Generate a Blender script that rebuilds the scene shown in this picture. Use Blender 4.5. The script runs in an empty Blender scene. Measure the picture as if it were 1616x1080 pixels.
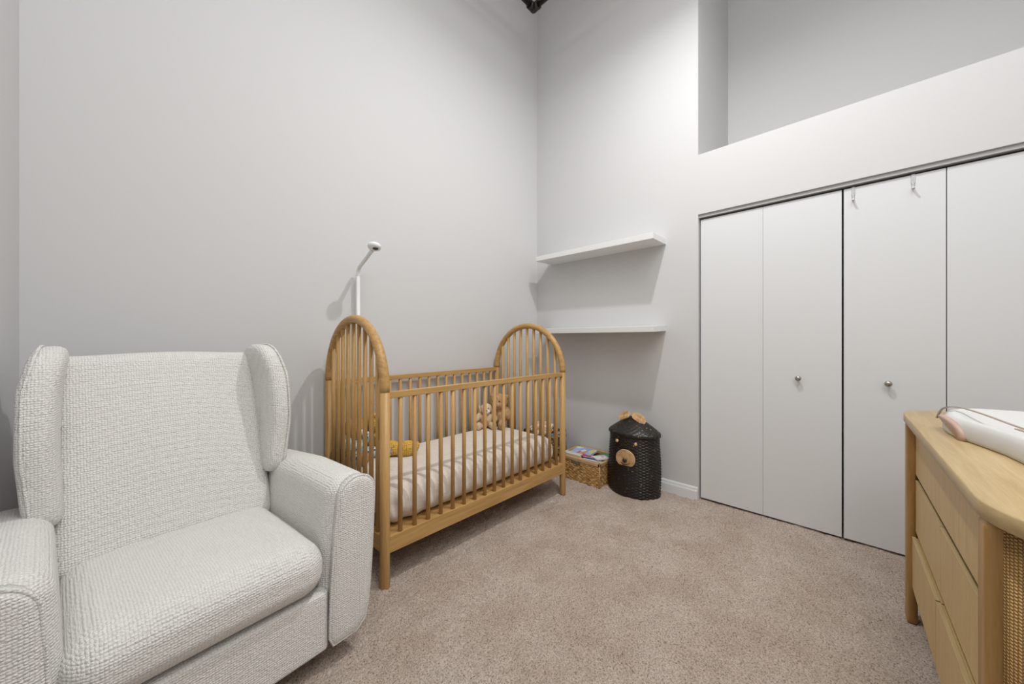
import bpy, bmesh, math, random
import numpy as np
from mathutils import Vector, Matrix, noise
PI = math.pi
R = math.radians
random.seed(7)
rng = np.random.RandomState(11)
scene = bpy.context.scene
COL = scene.collection

# ------------------------------------------------------------------ camera
cam_d = bpy.data.cameras.new('camera')
cam = bpy.data.objects.new('camera', cam_d); COL.objects.link(cam)
cam.location = (0, 0, 1.16)
cam.rotation_euler = (PI/2, 0, 0.77 - PI/2)
cam_d.sensor_width = 36; cam_d.sensor_fit = 'HORIZONTAL'
cam_d.lens = 564.0/1616*36
cam_d.shift_y = -0.0030
cam_d.clip_start = 0.02
scene.camera = cam

# ------------------------------------------------------------------ world, lights, exposure
scene.view_settings.view_transform = 'Standard'
scene.view_settings.look = 'None'
scene.view_settings.gamma = 1
scene.view_settings.use_curve_mapping = False
scene.view_settings.exposure = 0.0
w = bpy.data.worlds.new('world'); scene.world = w; w.use_nodes = True
w.node_tree.nodes['Background'].inputs[0].default_value = (1.0, 0.985, 0.965, 1)
w.node_tree.nodes['Background'].inputs[1].default_value = 0.02

LAMP = (1.60, 0.60, 3.64)
def area_disc(name, loc, size, power, rot=(0, 0, 0), color=(1, .992, .982)):
    d = bpy.data.lights.new(name, 'AREA'); d.shape = 'DISK'; d.size = size; d.energy = power; d.color = color
    o = bpy.data.objects.new(name, d); COL.objects.link(o); o.location = loc; o.rotation_euler = rot
    return o
def point(name, loc, power, r, color=(1, .992, .982)):
    d = bpy.data.lights.new(name, 'POINT'); d.energy = power; d.shadow_soft_size = r; d.color = color
    o = bpy.data.objects.new(name, d); COL.objects.link(o); o.location = loc; return o
area_disc('lamp_light', LAMP, 0.085, 33)  #L1
point('lamp_spill', (LAMP[0], LAMP[1], LAMP[2]-.03), 4.5, .06)  #L2
area_disc('fill_overhead', (0.9, 0.0, 4.4), 2.2, 20, color=(1, .992, .982))  #L3: soft fill added overhead, not a fitted lamp
area_disc('fill_rear', (0.55, -0.55, 4.2), .9, 20, rot=(R(18), 0, R(-8)), color=(1, .992, .982))  #L4: rear fill disc, added to lift the shade; no fixture there
area_disc('fill_corner', (0.25, -1.15, 3.5), 1.0, 19, rot=(R(45), 0, R(-10)), color=(1, .992, .982))  #L5: small rear fill added to brighten the chair front

# ------------------------------------------------------------------ materials
def new_mat(name, base=(.8, .8, .8), rough=.6, spec=.3, metal=0):
    m = bpy.data.materials.new(name); m.use_nodes = True
    b = m.node_tree.nodes['Principled BSDF']
    b.inputs['Base Color'].default_value = (*base, 1)
    b.inputs['Roughness'].default_value = rough
    b.inputs['Metallic'].default_value = metal
    b.inputs['Specular IOR Level'].default_value = spec
    return m, m.node_tree, b
def N(nt, t, **k):
    n = nt.nodes.new(t)
    for a, v in k.items():
        if hasattr(n, a): setattr(n, a, v)
        else: n.inputs[a.replace('_', ' ')].default_value = v
    return n
def coords(nt, scale=(1, 1, 1), rot=(0, 0, 0), kind='Object'):
    tc = nt.nodes.new('ShaderNodeTexCoord'); mp = nt.nodes.new('ShaderNodeMapping')
    mp.inputs['Scale'].default_value = scale; mp.inputs['Rotation'].default_value = rot
    nt.links.new(tc.outputs[kind], mp.inputs['Vector'])
    return mp.outputs['Vector']
def ramp(nt, fac, stops):
    r = nt.nodes.new('ShaderNodeValToRGB')
    e = r.color_ramp.elements
    while len(e) < len(stops): e.new(.5)
    for i, (p, c) in enumerate(stops):
        e[i].position = p; e[i].color = (*c, 1)
    nt.links.new(fac, r.inputs['Fac'])
    return r.outputs['Color']
def bump(nt, b, h, strength, dist, prev=None):
    n = nt.nodes.new('ShaderNodeBump'); n.inputs['Strength'].default_value = strength
    n.inputs['Distance'].default_value = dist
    nt.links.new(h, n.inputs['Height'])
    if prev is not None: nt.links.new(prev, n.inputs['Normal'])
    nt.links.new(n.outputs['Normal'], b.inputs['Normal'])
    return n.outputs['Normal']

def paint(name, col, rough=.75, b_s=.25):
    m, nt, b = new_mat(name, col, rough, .25)
    v = coords(nt)
    n1 = N(nt, 'ShaderNodeTexNoise', Scale=260, Detail=3)
    nt.links.new(v, n1.inputs['Vector'])
    bump(nt, b, n1.outputs['Fac'], b_s, .0006)
    return m
M_wall = paint('wall_paint', (.64, .64, .64))
M_ceil = paint('ceiling_paint', (.62, .61, .60))
M_door = paint('door_paint', (.72, .73, .735), .5, .1)
M_trim = paint('trim_paint', (.78, .785, .785), .4, .05)
M_shelf = paint('shelf_paint', (.82, .82, .81), .38, .03)
M_dark, _, _ = new_mat('gap_shade', (.02, .018, .016), .8, .2)  # near-black colour standing for shade in the drawer gaps
M_white, _, _ = new_mat('white_plastic', (.85, .85, .84), .3, .5)
M_black, _, _ = new_mat('black_plastic', (.015, .015, .016), .35, .5)
M_nickel, _, _ = new_mat('brushed_nickel', (.42, .40, .37), .35, .5, 1)
M_steel, _, _ = new_mat('pale_steel', (.50, .50, .50), .4, .5, .2)
M_track, _, _ = new_mat('grey_track', (.48, .48, .475), .5, .3)
M_iron, _, _ = new_mat('black_iron', (.022, .018, .013), .45, .5, .2)

def wood(name, c0, c1, c2, stretch=(1.2, 26, 26), rough=.42, rot=(0, 0, 0)):
    m, nt, b = new_mat(name, c1, rough, .35)
    v = coords(nt, stretch, rot)
    n1 = N(nt, 'ShaderNodeTexNoise', Scale=2.0, Detail=6, Roughness=.6, Distortion=.4)
    nt.links.new(v, n1.inputs['Vector'])
    c = ramp(nt, n1.outputs['Fac'], [(.3, c0), (.5, c1), (.72, c2)])
    v2 = coords(nt, (stretch[0]*3, stretch[1]*9, stretch[2]*9), rot)
    n2 = N(nt, 'ShaderNodeTexNoise', Scale=2.5, Detail=2)
    nt.links.new(v2, n2.inputs['Vector'])
    mx = nt.nodes.new('ShaderNodeMix'); mx.data_type = 'RGBA'; mx.blend_type = 'MULTIPLY'
    mx.inputs['Factor'].default_value = .25
    c2n = ramp(nt, n2.outputs['Fac'], [(.3, (.72, .66, .6)), (.6, (1, 1, 1))])
    nt.links.new(c, mx.inputs['A']); nt.links.new(c2n, mx.inputs['B'])
    nt.links.new(mx.outputs['Result'], b.inputs['Base Color'])
    bump(nt, b, n2.outputs['Fac'], .12, .0006)
    return m
CW = ((.41, .225, .075), (.51, .305, .11), (.585, .37, .148))
M_wood_x = wood('crib_wood_lengthwise', *CW, stretch=(1.4, 26, 26))
M_wood_y = wood('crib_wood_crosswise', *CW, stretch=(26, 1.4, 26))
M_wood_z = wood('crib_wood_upright', *CW, stretch=(26, 26, 1.4))
M_slat_in, _, _ = new_mat('bed_base_wood', (.38, .22, .10), .6, .3)
DW = ((.50, .33, .155), (.60, .415, .205), (.67, .48, .255))
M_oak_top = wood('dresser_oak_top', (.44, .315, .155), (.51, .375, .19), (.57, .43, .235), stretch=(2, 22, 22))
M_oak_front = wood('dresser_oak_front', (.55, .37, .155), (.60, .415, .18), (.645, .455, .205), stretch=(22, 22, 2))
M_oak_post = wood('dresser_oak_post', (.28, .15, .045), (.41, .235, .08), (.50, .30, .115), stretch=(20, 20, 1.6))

# chair fabric: nubby weave
def nubby():
    m, nt, b = new_mat('nubby_cream_fabric', (.80, .785, .745), .9, .15)
    v = coords(nt)
    nz = N(nt, 'ShaderNodeTexNoise', Scale=38, Detail=2); nt.links.new(v, nz.inputs['Vector'])
    mixv = nt.nodes.new('ShaderNodeMix'); mixv.data_type = 'VECTOR'; mixv.inputs['Factor'].default_value = .0022
    va = nt.nodes.new('ShaderNodeVectorMath'); va.operation = 'MULTIPLY_ADD'
    va.inputs[1].default_value = (.0035, .0035, .0035)
    nt.links.new(nz.outputs['Color'], va.inputs[0]); nt.links.new(v, va.inputs[2])
    vo = N(nt, 'ShaderNodeTexVoronoi', Scale=145, Randomness=.30); nt.links.new(va.outputs[0], vo.inputs['Vector'])
    vo.feature = 'F1'
    inv = N(nt, 'ShaderNodeMath', operation='MULTIPLY_ADD'); inv.inputs[1].default_value = -1.0; inv.inputs[2].default_value = 1
    nt.links.new(vo.outputs['Distance'], inv.inputs[0])
    fine = N(nt, 'ShaderNodeTexNoise', Scale=420, Detail=3); nt.links.new(v, fine.inputs['Vector'])
    add = N(nt, 'ShaderNodeMath', operation='MULTIPLY_ADD'); add.inputs[1].default_value = .45
    nt.links.new(fine.outputs['Fac'], add.inputs[0]); nt.links.new(inv.outputs[0], add.inputs[2])
    bump(nt, b, add.outputs[0], 1.0, .0055)
    c = ramp(nt, vo.outputs['Distance'], [(.25, (.91, .90, .875)), (.75, (.78, .76, .72))])
    nt.links.new(c, b.inputs['Base Color'])
    b.inputs['Sheen Weight'].default_value = .25
    b.inputs['Sheen Roughness'].default_value = .5
    return m
M_nub = nubby()
def cloth(name, col, sc=500, st=.3, col2=None):
    m, nt, b = new_mat(name, col, .9, .12)
    v = coords(nt)
    n1 = N(nt, 'ShaderNodeTexNoise', Scale=sc, Detail=3); nt.links.new(v, n1.inputs['Vector'])
    h = bump(nt, b, n1.outputs['Fac'], st, .002)
    if col2:
        n2 = N(nt, 'ShaderNodeTexNoise', Scale=sc*.2, Detail=3); nt.links.new(v, n2.inputs['Vector'])
        nt.links.new(ramp(nt, n2.outputs['Fac'], [(.35, col), (.65, col2)]), b.inputs['Base Color'])
    return m
M_sheet, nt, b = new_mat('linen_sheet', (.76, .695, .63), .9, .12)
v = coords(nt, (26, 26, 2.2)); n1 = N(nt, 'ShaderNodeTexNoise', Scale=1.0, Detail=4, Distortion=1.2); nt.links.new(v, n1.inputs['Vector'])
bump(nt, b, n1.outputs['Fac'], .55, .010)
M_tan_fur = cloth('tan_fur', (.36, .21, .10), 160, 1.0, (.55, .36, .20))
M_beige_fur = cloth('beige_fur', (.62, .47, .32), 260, .5, (.70, .56, .40))
M_white_fur = cloth('white_fur', (.85, .82, .77), 260, .4)
M_brown_fur = cloth('brown_fur', (.42, .22, .08), 200, .7, (.55, .31, .12))
M_carpet, nt, b = new_mat('beige_carpet', (.5, .4, .33), .98, .05)
v = coords(nt)
n1 = N(nt, 'ShaderNodeTexNoise', Scale=170, Detail=4, Roughness=.7); nt.links.new(v, n1.inputs['Vector'])
n2 = N(nt, 'ShaderNodeTexNoise', Scale=4.5, Detail=5, Roughness=.6); nt.links.new(v, n2.inputs['Vector'])
c = ramp(nt, n1.outputs['Fac'], [(.33, (.22, .165, .125)), (.44, (.58, .475, .40)), (.60, (.84, .72, .63))])
c2 = ramp(nt, n2.outputs['Fac'], [(.35, (.86, .83, .80)), (.62, (1.0, 1.0, 1.0))])
mx = nt.nodes.new('ShaderNodeMix'); mx.data_type = 'RGBA'; mx.blend_type = 'MULTIPLY'; mx.inputs['Factor'].default_value = 1
nt.links.new(c, mx.inputs['A']); nt.links.new(c2, mx.inputs['B']); nt.links.new(mx.outputs['Result'], b.inputs['Base Color'])
bump(nt, b, n1.outputs['Fac'], 1.0, .010)

def knit(name, c0, c1, sc=95):
    m, nt, b = new_mat(name, c1, .9, .1)
    v = coords(nt)
    vo = N(nt, 'ShaderNodeTexVoronoi', Scale=sc, Randomness=.35); nt.links.new(v, vo.inputs['Vector'])
    inv = N(nt, 'ShaderNodeMath', operation='MULTIPLY_ADD'); inv.inputs[1].default_value = -1; inv.inputs[2].default_value = 1
    nt.links.new(vo.outputs['Distance'], inv.inputs[0])
    bump(nt, b, inv.outputs[0], .9, .006)
    nt.links.new(ramp(nt, vo.outputs['Distance'], [(.25, c1), (.75, c0)]), b.inputs['Base Color'])
    return m
M_yellow = knit('yellow_knit', (.50, .27, .04), (.85, .56, .14))

def strands(name, cols, scale=(60, 60, 240), rough=.6):
    m, nt, b = new_mat(name, cols[1], rough, .35)
    v = coords(nt, scale)
    n = N(nt, 'ShaderNodeTexNoise', Scale=1.0, Detail=4, Roughness=.65); nt.links.new(v, n.inputs['Vector'])
    k = len(cols)
    nt.links.new(ramp(nt, n.outputs['Fac'], [(.3+.4*i/(k-1), cc) for i, cc in enumerate(cols)]), b.inputs['Base Color'])
    bump(nt, b, n.outputs['Fac'], .5, .003)
    return m
M_wicker = strands('water_hyacinth', [(.16, .075, .02), (.40, .22, .07), (.58, .36, .14), (.80, .60, .33)], (25, 25, 90))
M_wicker_trim = strands('wicker_trim', [(.42, .25, .11), (.56, .37, .18), (.66, .46, .25)], (12, 12, 120))
M_natural = strands('natural_seagrass', [(.38, .22, .09), (.66, .43, .22), (.78, .56, .33)], (40, 40, 260))
M_blackweave, nt, b = new_mat('black_woven_seagrass', (.02, .016, .012), .38, .55)
v = coords(nt)
n = N(nt, 'ShaderNodeTexNoise', Scale=60, Detail=2); nt.links.new(v, n.inputs['Vector'])
nt.links.new(ramp(nt, n.outputs['Fac'], [(.0, (.007, .005, .004)), (.60, (.018, .013, .010)), (.69, (.05, .035, .02)), (.75, (.48, .36, .19))]), b.inputs['Base Color'])  # palest ramp stop paints small highlights as flecks on the weave
M_rattan, nt, b = new_mat('rattan_cane', (.45, .27, .10), .5, .4)
v = coords(nt, (1, 1, 1), kind='UV')
sx_ = nt.nodes.new('ShaderNodeSeparateXYZ'); nt.links.new(v, sx_.inputs[0])
def mth(op, a_, b_=None):
    n_ = nt.nodes.new('ShaderNodeMath'); n_.operation = op
    for i, q in enumerate((a_, b_)):
        if q is None: continue
        if isinstance(q, (int, float)): n_.inputs[i].default_value = q
        else: nt.links.new(q, n_.inputs[i])
    return n_.outputs[0]
cu = mth('MULTIPLY', sx_.outputs[0], 1/.0075); cv = mth('MULTIPLY', sx_.outputs[1], 1/.0062)
par = mth('MULTIPLY', mth('FLOORED_MODULO', mth('FLOOR', cu), 2.0), .5)
hv = mth('ABSOLUTE', mth('SINE', mth('MULTIPLY', mth('ADD', cv, par), PI)))
hu = mth('ABSOLUTE', mth('SINE', mth('MULTIPLY', cu, PI)))
mm = N(nt, 'ShaderNodeMath', operation='MULTIPLY'); nt.links.new(mth('POWER', hv, .6), mm.inputs[0]); nt.links.new(mth('POWER', hu, .5), mm.inputs[1])
nt.links.new(ramp(nt, mm.outputs[0], [(.0, (.12, .06, .015)), (.35, (.34, .185, .055)), (.9, (.54, .325, .115))]), b.inputs['Base Color'])
bump(nt, b, mm.outputs[0], 1, .003)

def pattern(name, cols, scale=22, rough=.85, kind='VOR'):
    m, nt, b = new_mat(name, cols[0], rough, .15)
    v = coords(nt)
    vo = N(nt, 'ShaderNodeTexVoronoi', Scale=scale); nt.links.new(v, vo.inputs['Vector'])
    sp = nt.nodes.new('ShaderNodeSeparateColor'); nt.links.new(vo.outputs['Color'], sp.inputs[0])
    r = nt.nodes.new('ShaderNodeValToRGB'); r.color_ramp.interpolation = 'CONSTANT'
    e = r.color_ramp.elements
    while len(e) < len(cols): e.new(.5)
    for i, cc in enumerate(cols): e[i].position = i/len(cols); e[i].color = (*cc, 1)
    nt.links.new(sp.outputs[0], r.inputs[0]); nt.links.new(r.outputs[0], b.inputs['Base Color'])
    return m
M_blueprint = pattern('pale_blue_print', [(.36, .60, .68), (.45, .68, .74), (.85, .85, .82), (.32, .55, .63), (.06, .12, .22), (.42, .65, .72)], 75)
M_denim = pattern('blue_print', [(.30, .42, .60), (.42, .55, .72), (.75, .78, .80), (.20, .30, .48)], 80)
M_quilt = pattern('floral_quilt', [(.86, .80, .72), (.85, .55, .25), (.86, .80, .72), (.82, .42, .33), (.88, .84, .78), (.75, .62, .25), (.30, .48, .50)], 70)
M_teal = pattern('teal_cloth', [(.07, .20, .23), (.10, .26, .28)], 60)
M_stripes, nt, b = new_mat('black_white_stripes', (.5, .5, .5), .85, .1)
v = coords(nt, (1, 1, 1), (.5, .8, .3)); wv = N(nt, 'ShaderNodeTexWave', Scale=26, Distortion=1.0); nt.links.new(v, wv.inputs['Vector'])
nt.links.new(ramp(nt, wv.outputs['Fac'], [(.55, (.02, .02, .02)), (.72, (.7, .66, .58))]), b.inputs['Base Color'])
M_spotty = strands('brown_black_weave', [(.03, .02, .015), (.06, .04, .025), (.30, .19, .08), (.66, .55, .40)], (45, 45, 70))

# ------------------------------------------------------------------ mesh helpers
class MB:
    def __init__(s): s.v = []; s.f = []; s.sm = []
    def add(s, verts, faces, smooth=True):
        o = len(s.v); s.v += [tuple(x) for x in verts]
        for f in faces: s.f.append(tuple(i+o for i in f)); s.sm.append(smooth)
        return s
    def box(s, x0, x1, y0, y1, z0, z1, r=0, seg=2, fn=None, nd=0):
        if r <= 0 and nd == 0:
            vs = [(x, y, z) for x in (x0, x1) for y in (y0, y1) for z in (z0, z1)]
            if fn: vs = [fn(*p) for p in vs]
            return s.add(vs, [(0, 1, 3, 2), (4, 6, 7, 5), (0, 4, 5, 1), (2, 3, 7, 6), (0, 2, 6, 4), (1, 5, 7, 3)], False)
        c = ((x0+x1)/2, (y0+y1)/2, (z0+z1)/2); h = ((x1-x0)/2, (y1-y0)/2, (z1-z0)/2)
        r = min(r, *(q*.999 for q in h))
        def axis(hh):
            e = [-hh + r*(1-math.cos(PI/2*(k/seg))) if False else -hh + r*(k/seg) for k in range(seg)]
            m = nd if nd else 1
            mid = [-(hh-r) + 2*(hh-r)*k/m for k in range(m+1)]
            return e + mid + [-q for q in reversed(e)]
        A = [axis(q) for q in h]
        idx = {}
        V = []; F = []
        def vid(p):
            k = tuple(round(q, 6) for q in p)
            if k not in idx:
                inn = [max(-(h[i]-r), min(h[i]-r, p[i])) for i in range(3)]
                d = Vector([p[i]-inn[i] for i in range(3)])
                # angle-uniform remap
                L = d.length
                if L > 1e-9:
                    m = max(abs(d[0]), abs(d[1]), abs(d[2]))
                    d2 = Vector([math.tan(PI/4*q/m) if m > 0 else 0 for q in d])
                    d2.normalize()
                    q = [inn[i]+d2[i]*r for i in range(3)]
                else: q = list(p)
                q = [q[i]+c[i] for i in range(3)]
                idx[k] = len(V); V.append(fn(*q) if fn else q)
            return idx[k]
        for ax in range(3):
            u, w_ = (ax+1) % 3, (ax+2) % 3
            for sgn in (-1, 1):
                for i in range(len(A[u])-1):
                    for j in range(len(A[w_])-1):
                        quad = []
                        for (a, b_) in ((i, j), (i+1, j), (i+1, j+1), (i, j+1)):
                            p = [0, 0, 0]; p[ax] = sgn*h[ax]; p[u] = A[u][a]; p[w_] = A[w_][b_]
                            quad.append(vid(p))
                        if sgn < 0: quad.reverse()
                        if len(set(quad)) >= 3: F.append(tuple(dict.fromkeys(quad)))
        return s.add(V, F, seg > 2 or nd > 0)
    def tube(s, pts, rad, n=16, caps=True, sx=1.0):
        pts = [Vector(p) for p in pts]
        if not hasattr(rad, '__len__'): rad = [rad]*len(pts)
        T = []
        for i in range(len(pts)):
            a = pts[max(0, i-1)]; b_ = pts[min(len(pts)-1, i+1)]; T.append((b_-a).normalized())
        up = Vector((0, 0, 1)) if abs(T[0].z) < .9 else Vector((1, 0, 0))
        n0 = (up - T[0]*up.dot(T[0])).normalized()
        V = []; F = []
        for i, p in enumerate(pts):
            if i: n0 = (n0 - T[i]*n0.dot(T[i])).normalized()
            bn = T[i].cross(n0)
            for k in range(n):
                a = 2*PI*k/n
                V.append(p + n0*math.cos(a)*rad[i]*sx + bn*math.sin(a)*rad[i])
        for i in range(len(pts)-1):
            for k in range(n):
                F.append((i*n+k, i*n+(k+1) % n, (i+1)*n+(k+1) % n, (i+1)*n+k))
        s.add(V, F, True)
        if caps:
            L = len(pts)-1
            s.add([V[k] for k in range(n)], [tuple(range(n-1, -1, -1))], False)
            s.add([V[L*n+k] for k in range(n)], [tuple(range(n))], False)
        return s
    def lathe(s, prof, c=(0, 0, 0), n=32, sx=1, sy=1, fn=None):
        V = []; F = []
        for (r, z) in prof:
            for k in range(n):
                a = 2*PI*k/n
                rr = r if fn is None else r+fn(a, z)
                V.append((c[0]+rr*sx*math.cos(a), c[1]+rr*sy*math.sin(a), c[2]+z))
        for i in range(len(prof)-1):
            for k in range(n): F.append((i*n+k, i*n+(k+1) % n, (i+1)*n+(k+1) % n, (i+1)*n+k))
        return s.add(V, F, True)
    def ell(s, c, r, rot=None, n=20, m=12, fn=None):
        V = []; F = []
        Mx = rot if rot is not None else Matrix.Identity(3)
        for i in range(m+1):
            t = PI*i/m
            for k in range(n):
                a = 2*PI*k/n
                p = Vector((r[0]*math.sin(t)*math.cos(a), r[1]*math.sin(t)*math.sin(a), r[2]*math.cos(t)))
                p = Mx @ p
                V.append((c[0]+p.x, c[1]+p.y, c[2]+p.z))
        for i in range(m):
            for k in range(n): F.append((i*n+k, (i+1)*n+k, (i+1)*n+(k+1) % n, i*n+(k+1) % n))
        return s.add(V, F, True)
    def rings(s, rings, cap0=True, cap1=True, smooth=True):
        n = len(rings[0]); V = [p for r_ in rings for p in r_]; F = []
        for i in range(len(rings)-1):
            for k in range(n): F.append((i*n+k, i*n+(k+1) % n, (i+1)*n+(k+1) % n, (i+1)*n+k))
        s.add(V, F, smooth)
        if cap0: s.add(rings[0], [tuple(range(n-1, -1, -1))], smooth)
        if cap1: s.add(rings[-1], [tuple(range(n))], smooth)
        return s
    def build(s, name, mat, parent=None, loc=None, rot=None):
        me = bpy.data.meshes.new(name); me.from_pydata(s.v, [], s.f)
        me.polygons.foreach_set('use_smooth', s.sm)
        me.materials.append(mat); me.update()
        bm = bmesh.new(); bm.from_mesh(me)
        bmesh.ops.remove_doubles(bm, verts=bm.verts, dist=1e-5)
        bmesh.ops.recalc_face_normals(bm, faces=bm.faces)
        bm.to_mesh(me); bm.free()
        o = bpy.data.objects.new(name, me); COL.objects.link(o)
        if parent: o.parent = parent
        if loc: o.location = loc
        if rot: o.rotation_euler = rot
        return o
def tag(o, label=None, cat=None, group=None, kind=None):
    if label: o['label'] = label
    if cat: o['category'] = cat
    if group: o['group'] = group
    if kind: o['kind'] = kind
    return o
def thing(name, label, cat, loc=(0, 0, 0), rz=0, group=None):
    o = bpy.data.objects.new(name, None); COL.objects.link(o)
    o.location = loc; o.rotation_euler = (0, 0, rz); o.empty_display_size = .1
    return tag(o, label, cat, group)
def copy_tree(o, parent=None):
    c_ = o.copy(); COL.objects.link(c_)
    if parent is not None: c_.parent = parent
    for ch in list(o.children): copy_tree(ch, c_)
    return c_
def catmull(P, n=8, closed=False):
    P = [Vector(p) for p in P]; out = []; L = len(P)
    rng_ = range(L) if closed else range(L-1)
    for i in rng_:
        g = (lambda k: P[k % L]) if closed else (lambda k: P[max(0, min(L-1, k))])
        p0, p1, p2, p3 = g(i-1), g(i), g(i+1), g(i+2)
        for k in range(n):
            t = k/n
            out.append(.5*((2*p1)+(p2-p0)*t+(2*p0-5*p1+4*p2-p3)*t*t+(3*p1-p0-3*p2+p3)*t**3))
    if not closed: out.append(P[-1])
    return out

# ------------------------------------------------------------------ room
XW, YW, XS = 2.781, 2.341, -0.336      # closet wall, crib wall, side wall
YC, ZOP, ZL, XN = 0.8295, 2.056, 2.4855, 3.605
YB, ZC = -1.5, 4.5
def struct(name, mb, mat, label=None):
    o = mb.build(name, mat); tag(o, label, kind='structure'); return o
struct('wall_crib_side', MB().box(XS-.12, XN+.1, YW, YW+.12, -.02, ZC), M_wall)
struct('wall_chair_side', MB().box(XS-.12, XS, YB, YW, -.02, ZC), M_wall)
struct('wall_dresser_side', MB().box(XS-.12, XN+.1, YB-.12, YB, -.02, ZC), M_wall)
wc = MB()
wc.box(XW, XN, YC, YW, -.02, ZC)                    # solid wall left of closet
wc.box(XW, XN+.1, YB, YC, ZOP, ZL)                  # header over the doors, top is the niche ledge
wc.box(XW, XW+.1, YB, -.7, -.02, ZOP)               # right of the doors
wc.box(XN, XN+.1, YB, YC, -.02, ZC)                 # back of niche and closet
struct('wall_closet_side', wc, M_wall)
struct('ceiling', MB().box(XS-.12, XN+.1, YB, YW+.12, ZC, ZC+.1), M_ceil)
struct('trim_1', MB().box(XW+.012, XW+.055, -.7, YC, ZOP-.022, ZOP), M_track, 'grey metal track above the folding closet doors')
# carpet
nx, ny = 470, 560
xs = np.linspace(XS, XN, nx); ys = np.linspace(YB, YW, ny)
X, Y = np.meshgrid(xs, ys, indexing='ij')
def vnoise(cell, amp):
    gx = int((XN-XS)/cell)+3; gy = int((YW-YB)/cell)+3
    g = rng.rand(gx, gy)
    fx = (X-XS)/cell; fy = (Y-YB)/cell
    ix = fx.astype(int); iy = fy.astype(int); tx = fx-ix; ty = fy-iy
    tx = tx*tx*(3-2*tx); ty = ty*ty*(3-2*ty)
    return amp*((g[ix, iy]*(1-tx)+g[ix+1, iy]*tx)*(1-ty)+(g[ix, iy+1]*(1-tx)+g[ix+1, iy+1]*tx)*ty-.5)
Z = vnoise(.35, .008)+vnoise(.11, .011)+vnoise(.03, .006)+(rng.rand(nx, ny)-.5)*.006 - .001
jx = X+(rng.rand(nx, ny)-.5)*.004; jy = Y+(rng.rand(nx, ny)-.5)*.004
co = np.stack([jx, jy, Z], -1).reshape(-1, 3)
I = np.arange(nx*ny).reshape(nx, ny)
F = np.stack([I[:-1, :-1], I[1:, :-1], I[1:, 1:], I[:-1, 1:]], -1).reshape(-1, 4)
me = bpy.data.meshes.new('floor'); me.vertices.add(len(co)); me.vertices.foreach_set('co', co.ravel())
me.loops.add(F.size); me.loops.foreach_set('vertex_index', F.ravel().astype(np.int32))
me.polygons.add(len(F)); me.polygons.foreach_set('loop_start', np.arange(0, F.size, 4, dtype=np.int32))
me.polygons.foreach_set('use_smooth', np.ones(len(F), bool))
me.update(calc_edges=True); me.validate(); me.materials.append(M_carpet)
fl = bpy.data.objects.new('floor', me); COL.objects.link(fl); tag(fl, kind='structure')

# baseboards
def baseboard(name, p0, p1, nrm):
    prof = [(0, -.01), (.013, -.01), (.013, .058), (.010, .068), (.0085, .070), (.0085, .078), (.005, .088), (0, .09)]
    d = Vector((p1[0]-p0[0], p1[1]-p0[1], 0))
    r0 = [(p0[0]+nrm[0]*a, p0[1]+nrm[1]*a, z) for a, z in prof]; r1 = [(p1[0]+nrm[0]*a, p1[1]+nrm[1]*a, z) for a, z in prof]
    struct(name, MB().rings([r0, r1], smooth=False), M_trim)
baseboard('baseboard_closet_side', (XW, YC+.002), (XW, YW), (-1, 0))
baseboard('baseboard_crib_side', (XS, YW), (XW-.013, YW), (0, -1))
baseboard('baseboard_chair_side', (XS, YB), (XS, YW-.013), (1, 0))

# closet doors: four bifold leaves
knob_prof = [(.0001, .034), (.006, .0335), (.012, .031), (.0155, .026), (.0155, .021), (.012, .017), (.007, .014), (.0055, .008), (.006, .002), (.011, 0)]
ycuts = [YC-.006, .4475, .0655, -.3180, -.694]
XD = XW+.030
door_lab = ['white flat closet door leaf nearest the shelves', 'white flat closet door leaf left of the centre gap, with a nickel knob',
            'white flat closet door leaf right of the centre gap, with hooks over it', 'white flat closet door leaf furthest right above the dresser']
for i in range(4):
    y1 = ycuts[i]-(.0004, .0004, .004, .0015)[i] - (.0015 if i == 0 else 0); y0 = ycuts[i+1]+(.0004, .004, .0015, .0015)[i]
    o = MB().box(XD, XD+.032, y0, y1, .012, ZOP-.034, r=.002, seg=1).build('door_%d' % (i+1), M_door)
    tag(o, door_lab[i], kind='structure')
    if i in (1, 2):
        ky = .266 if i == 1 else -.115
        k = MB().lathe(knob_prof, n=24).build('door_knob', M_nickel, o, loc=(XD, ky, .918), rot=(0, -PI/2, 0))
        k['label'] = 'brushed nickel knob'
# dark interior backing strip so gaps read dark
# over-door hooks
def door_hook(name, y, label, zt):
    t = thing(name, label, 'hook', (XD, y, zt), group='hooks over the closet door')
    b_ = MB()
    b_.box(-.0035, -.0015, -.007, .007, -.048, .0015)
    b_.box(-.0035, .0345, -.007, .007, .0005, .0022)
    b_.build('strap', M_steel, t)
    pts = catmull([(-.003, 0, -.040), (-.004, 0, -.066), (-.010, 0, -.076), (-.022, 0, -.079), (-.034, 0, -.076)], 6)
    MB().tube(pts, [.0055]*len(pts), 10, sx=.5).build('hook_tip', M_steel, t)
    return t
door_hook('over_door_hook', .022, 'small pale metal hook over closet door beside the centre gap', ZOP-.034)
door_hook('over_door_hook', -.205, 'small pale metal hook over closet door, further right near the fold', ZOP-.034)

# floating shelves
def shelf(z, tilt, label):
    t = MB().box(-.240, 0, -.5505, .5505, 0, .043, r=.0015, seg=1).build('floating_shelf', M_shelf)
    t.location = (XW, 1.6065, z); t.rotation_euler = (0, tilt, 0)
    tag(t, label, 'shelf', 'white floating shelves')
shelf(1.882, 0, 'upper white floating shelf on the wall beside the closet')
o = shelf(1.221, R(-2.6), 'lower white floating shelf just above the black basket')

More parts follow.
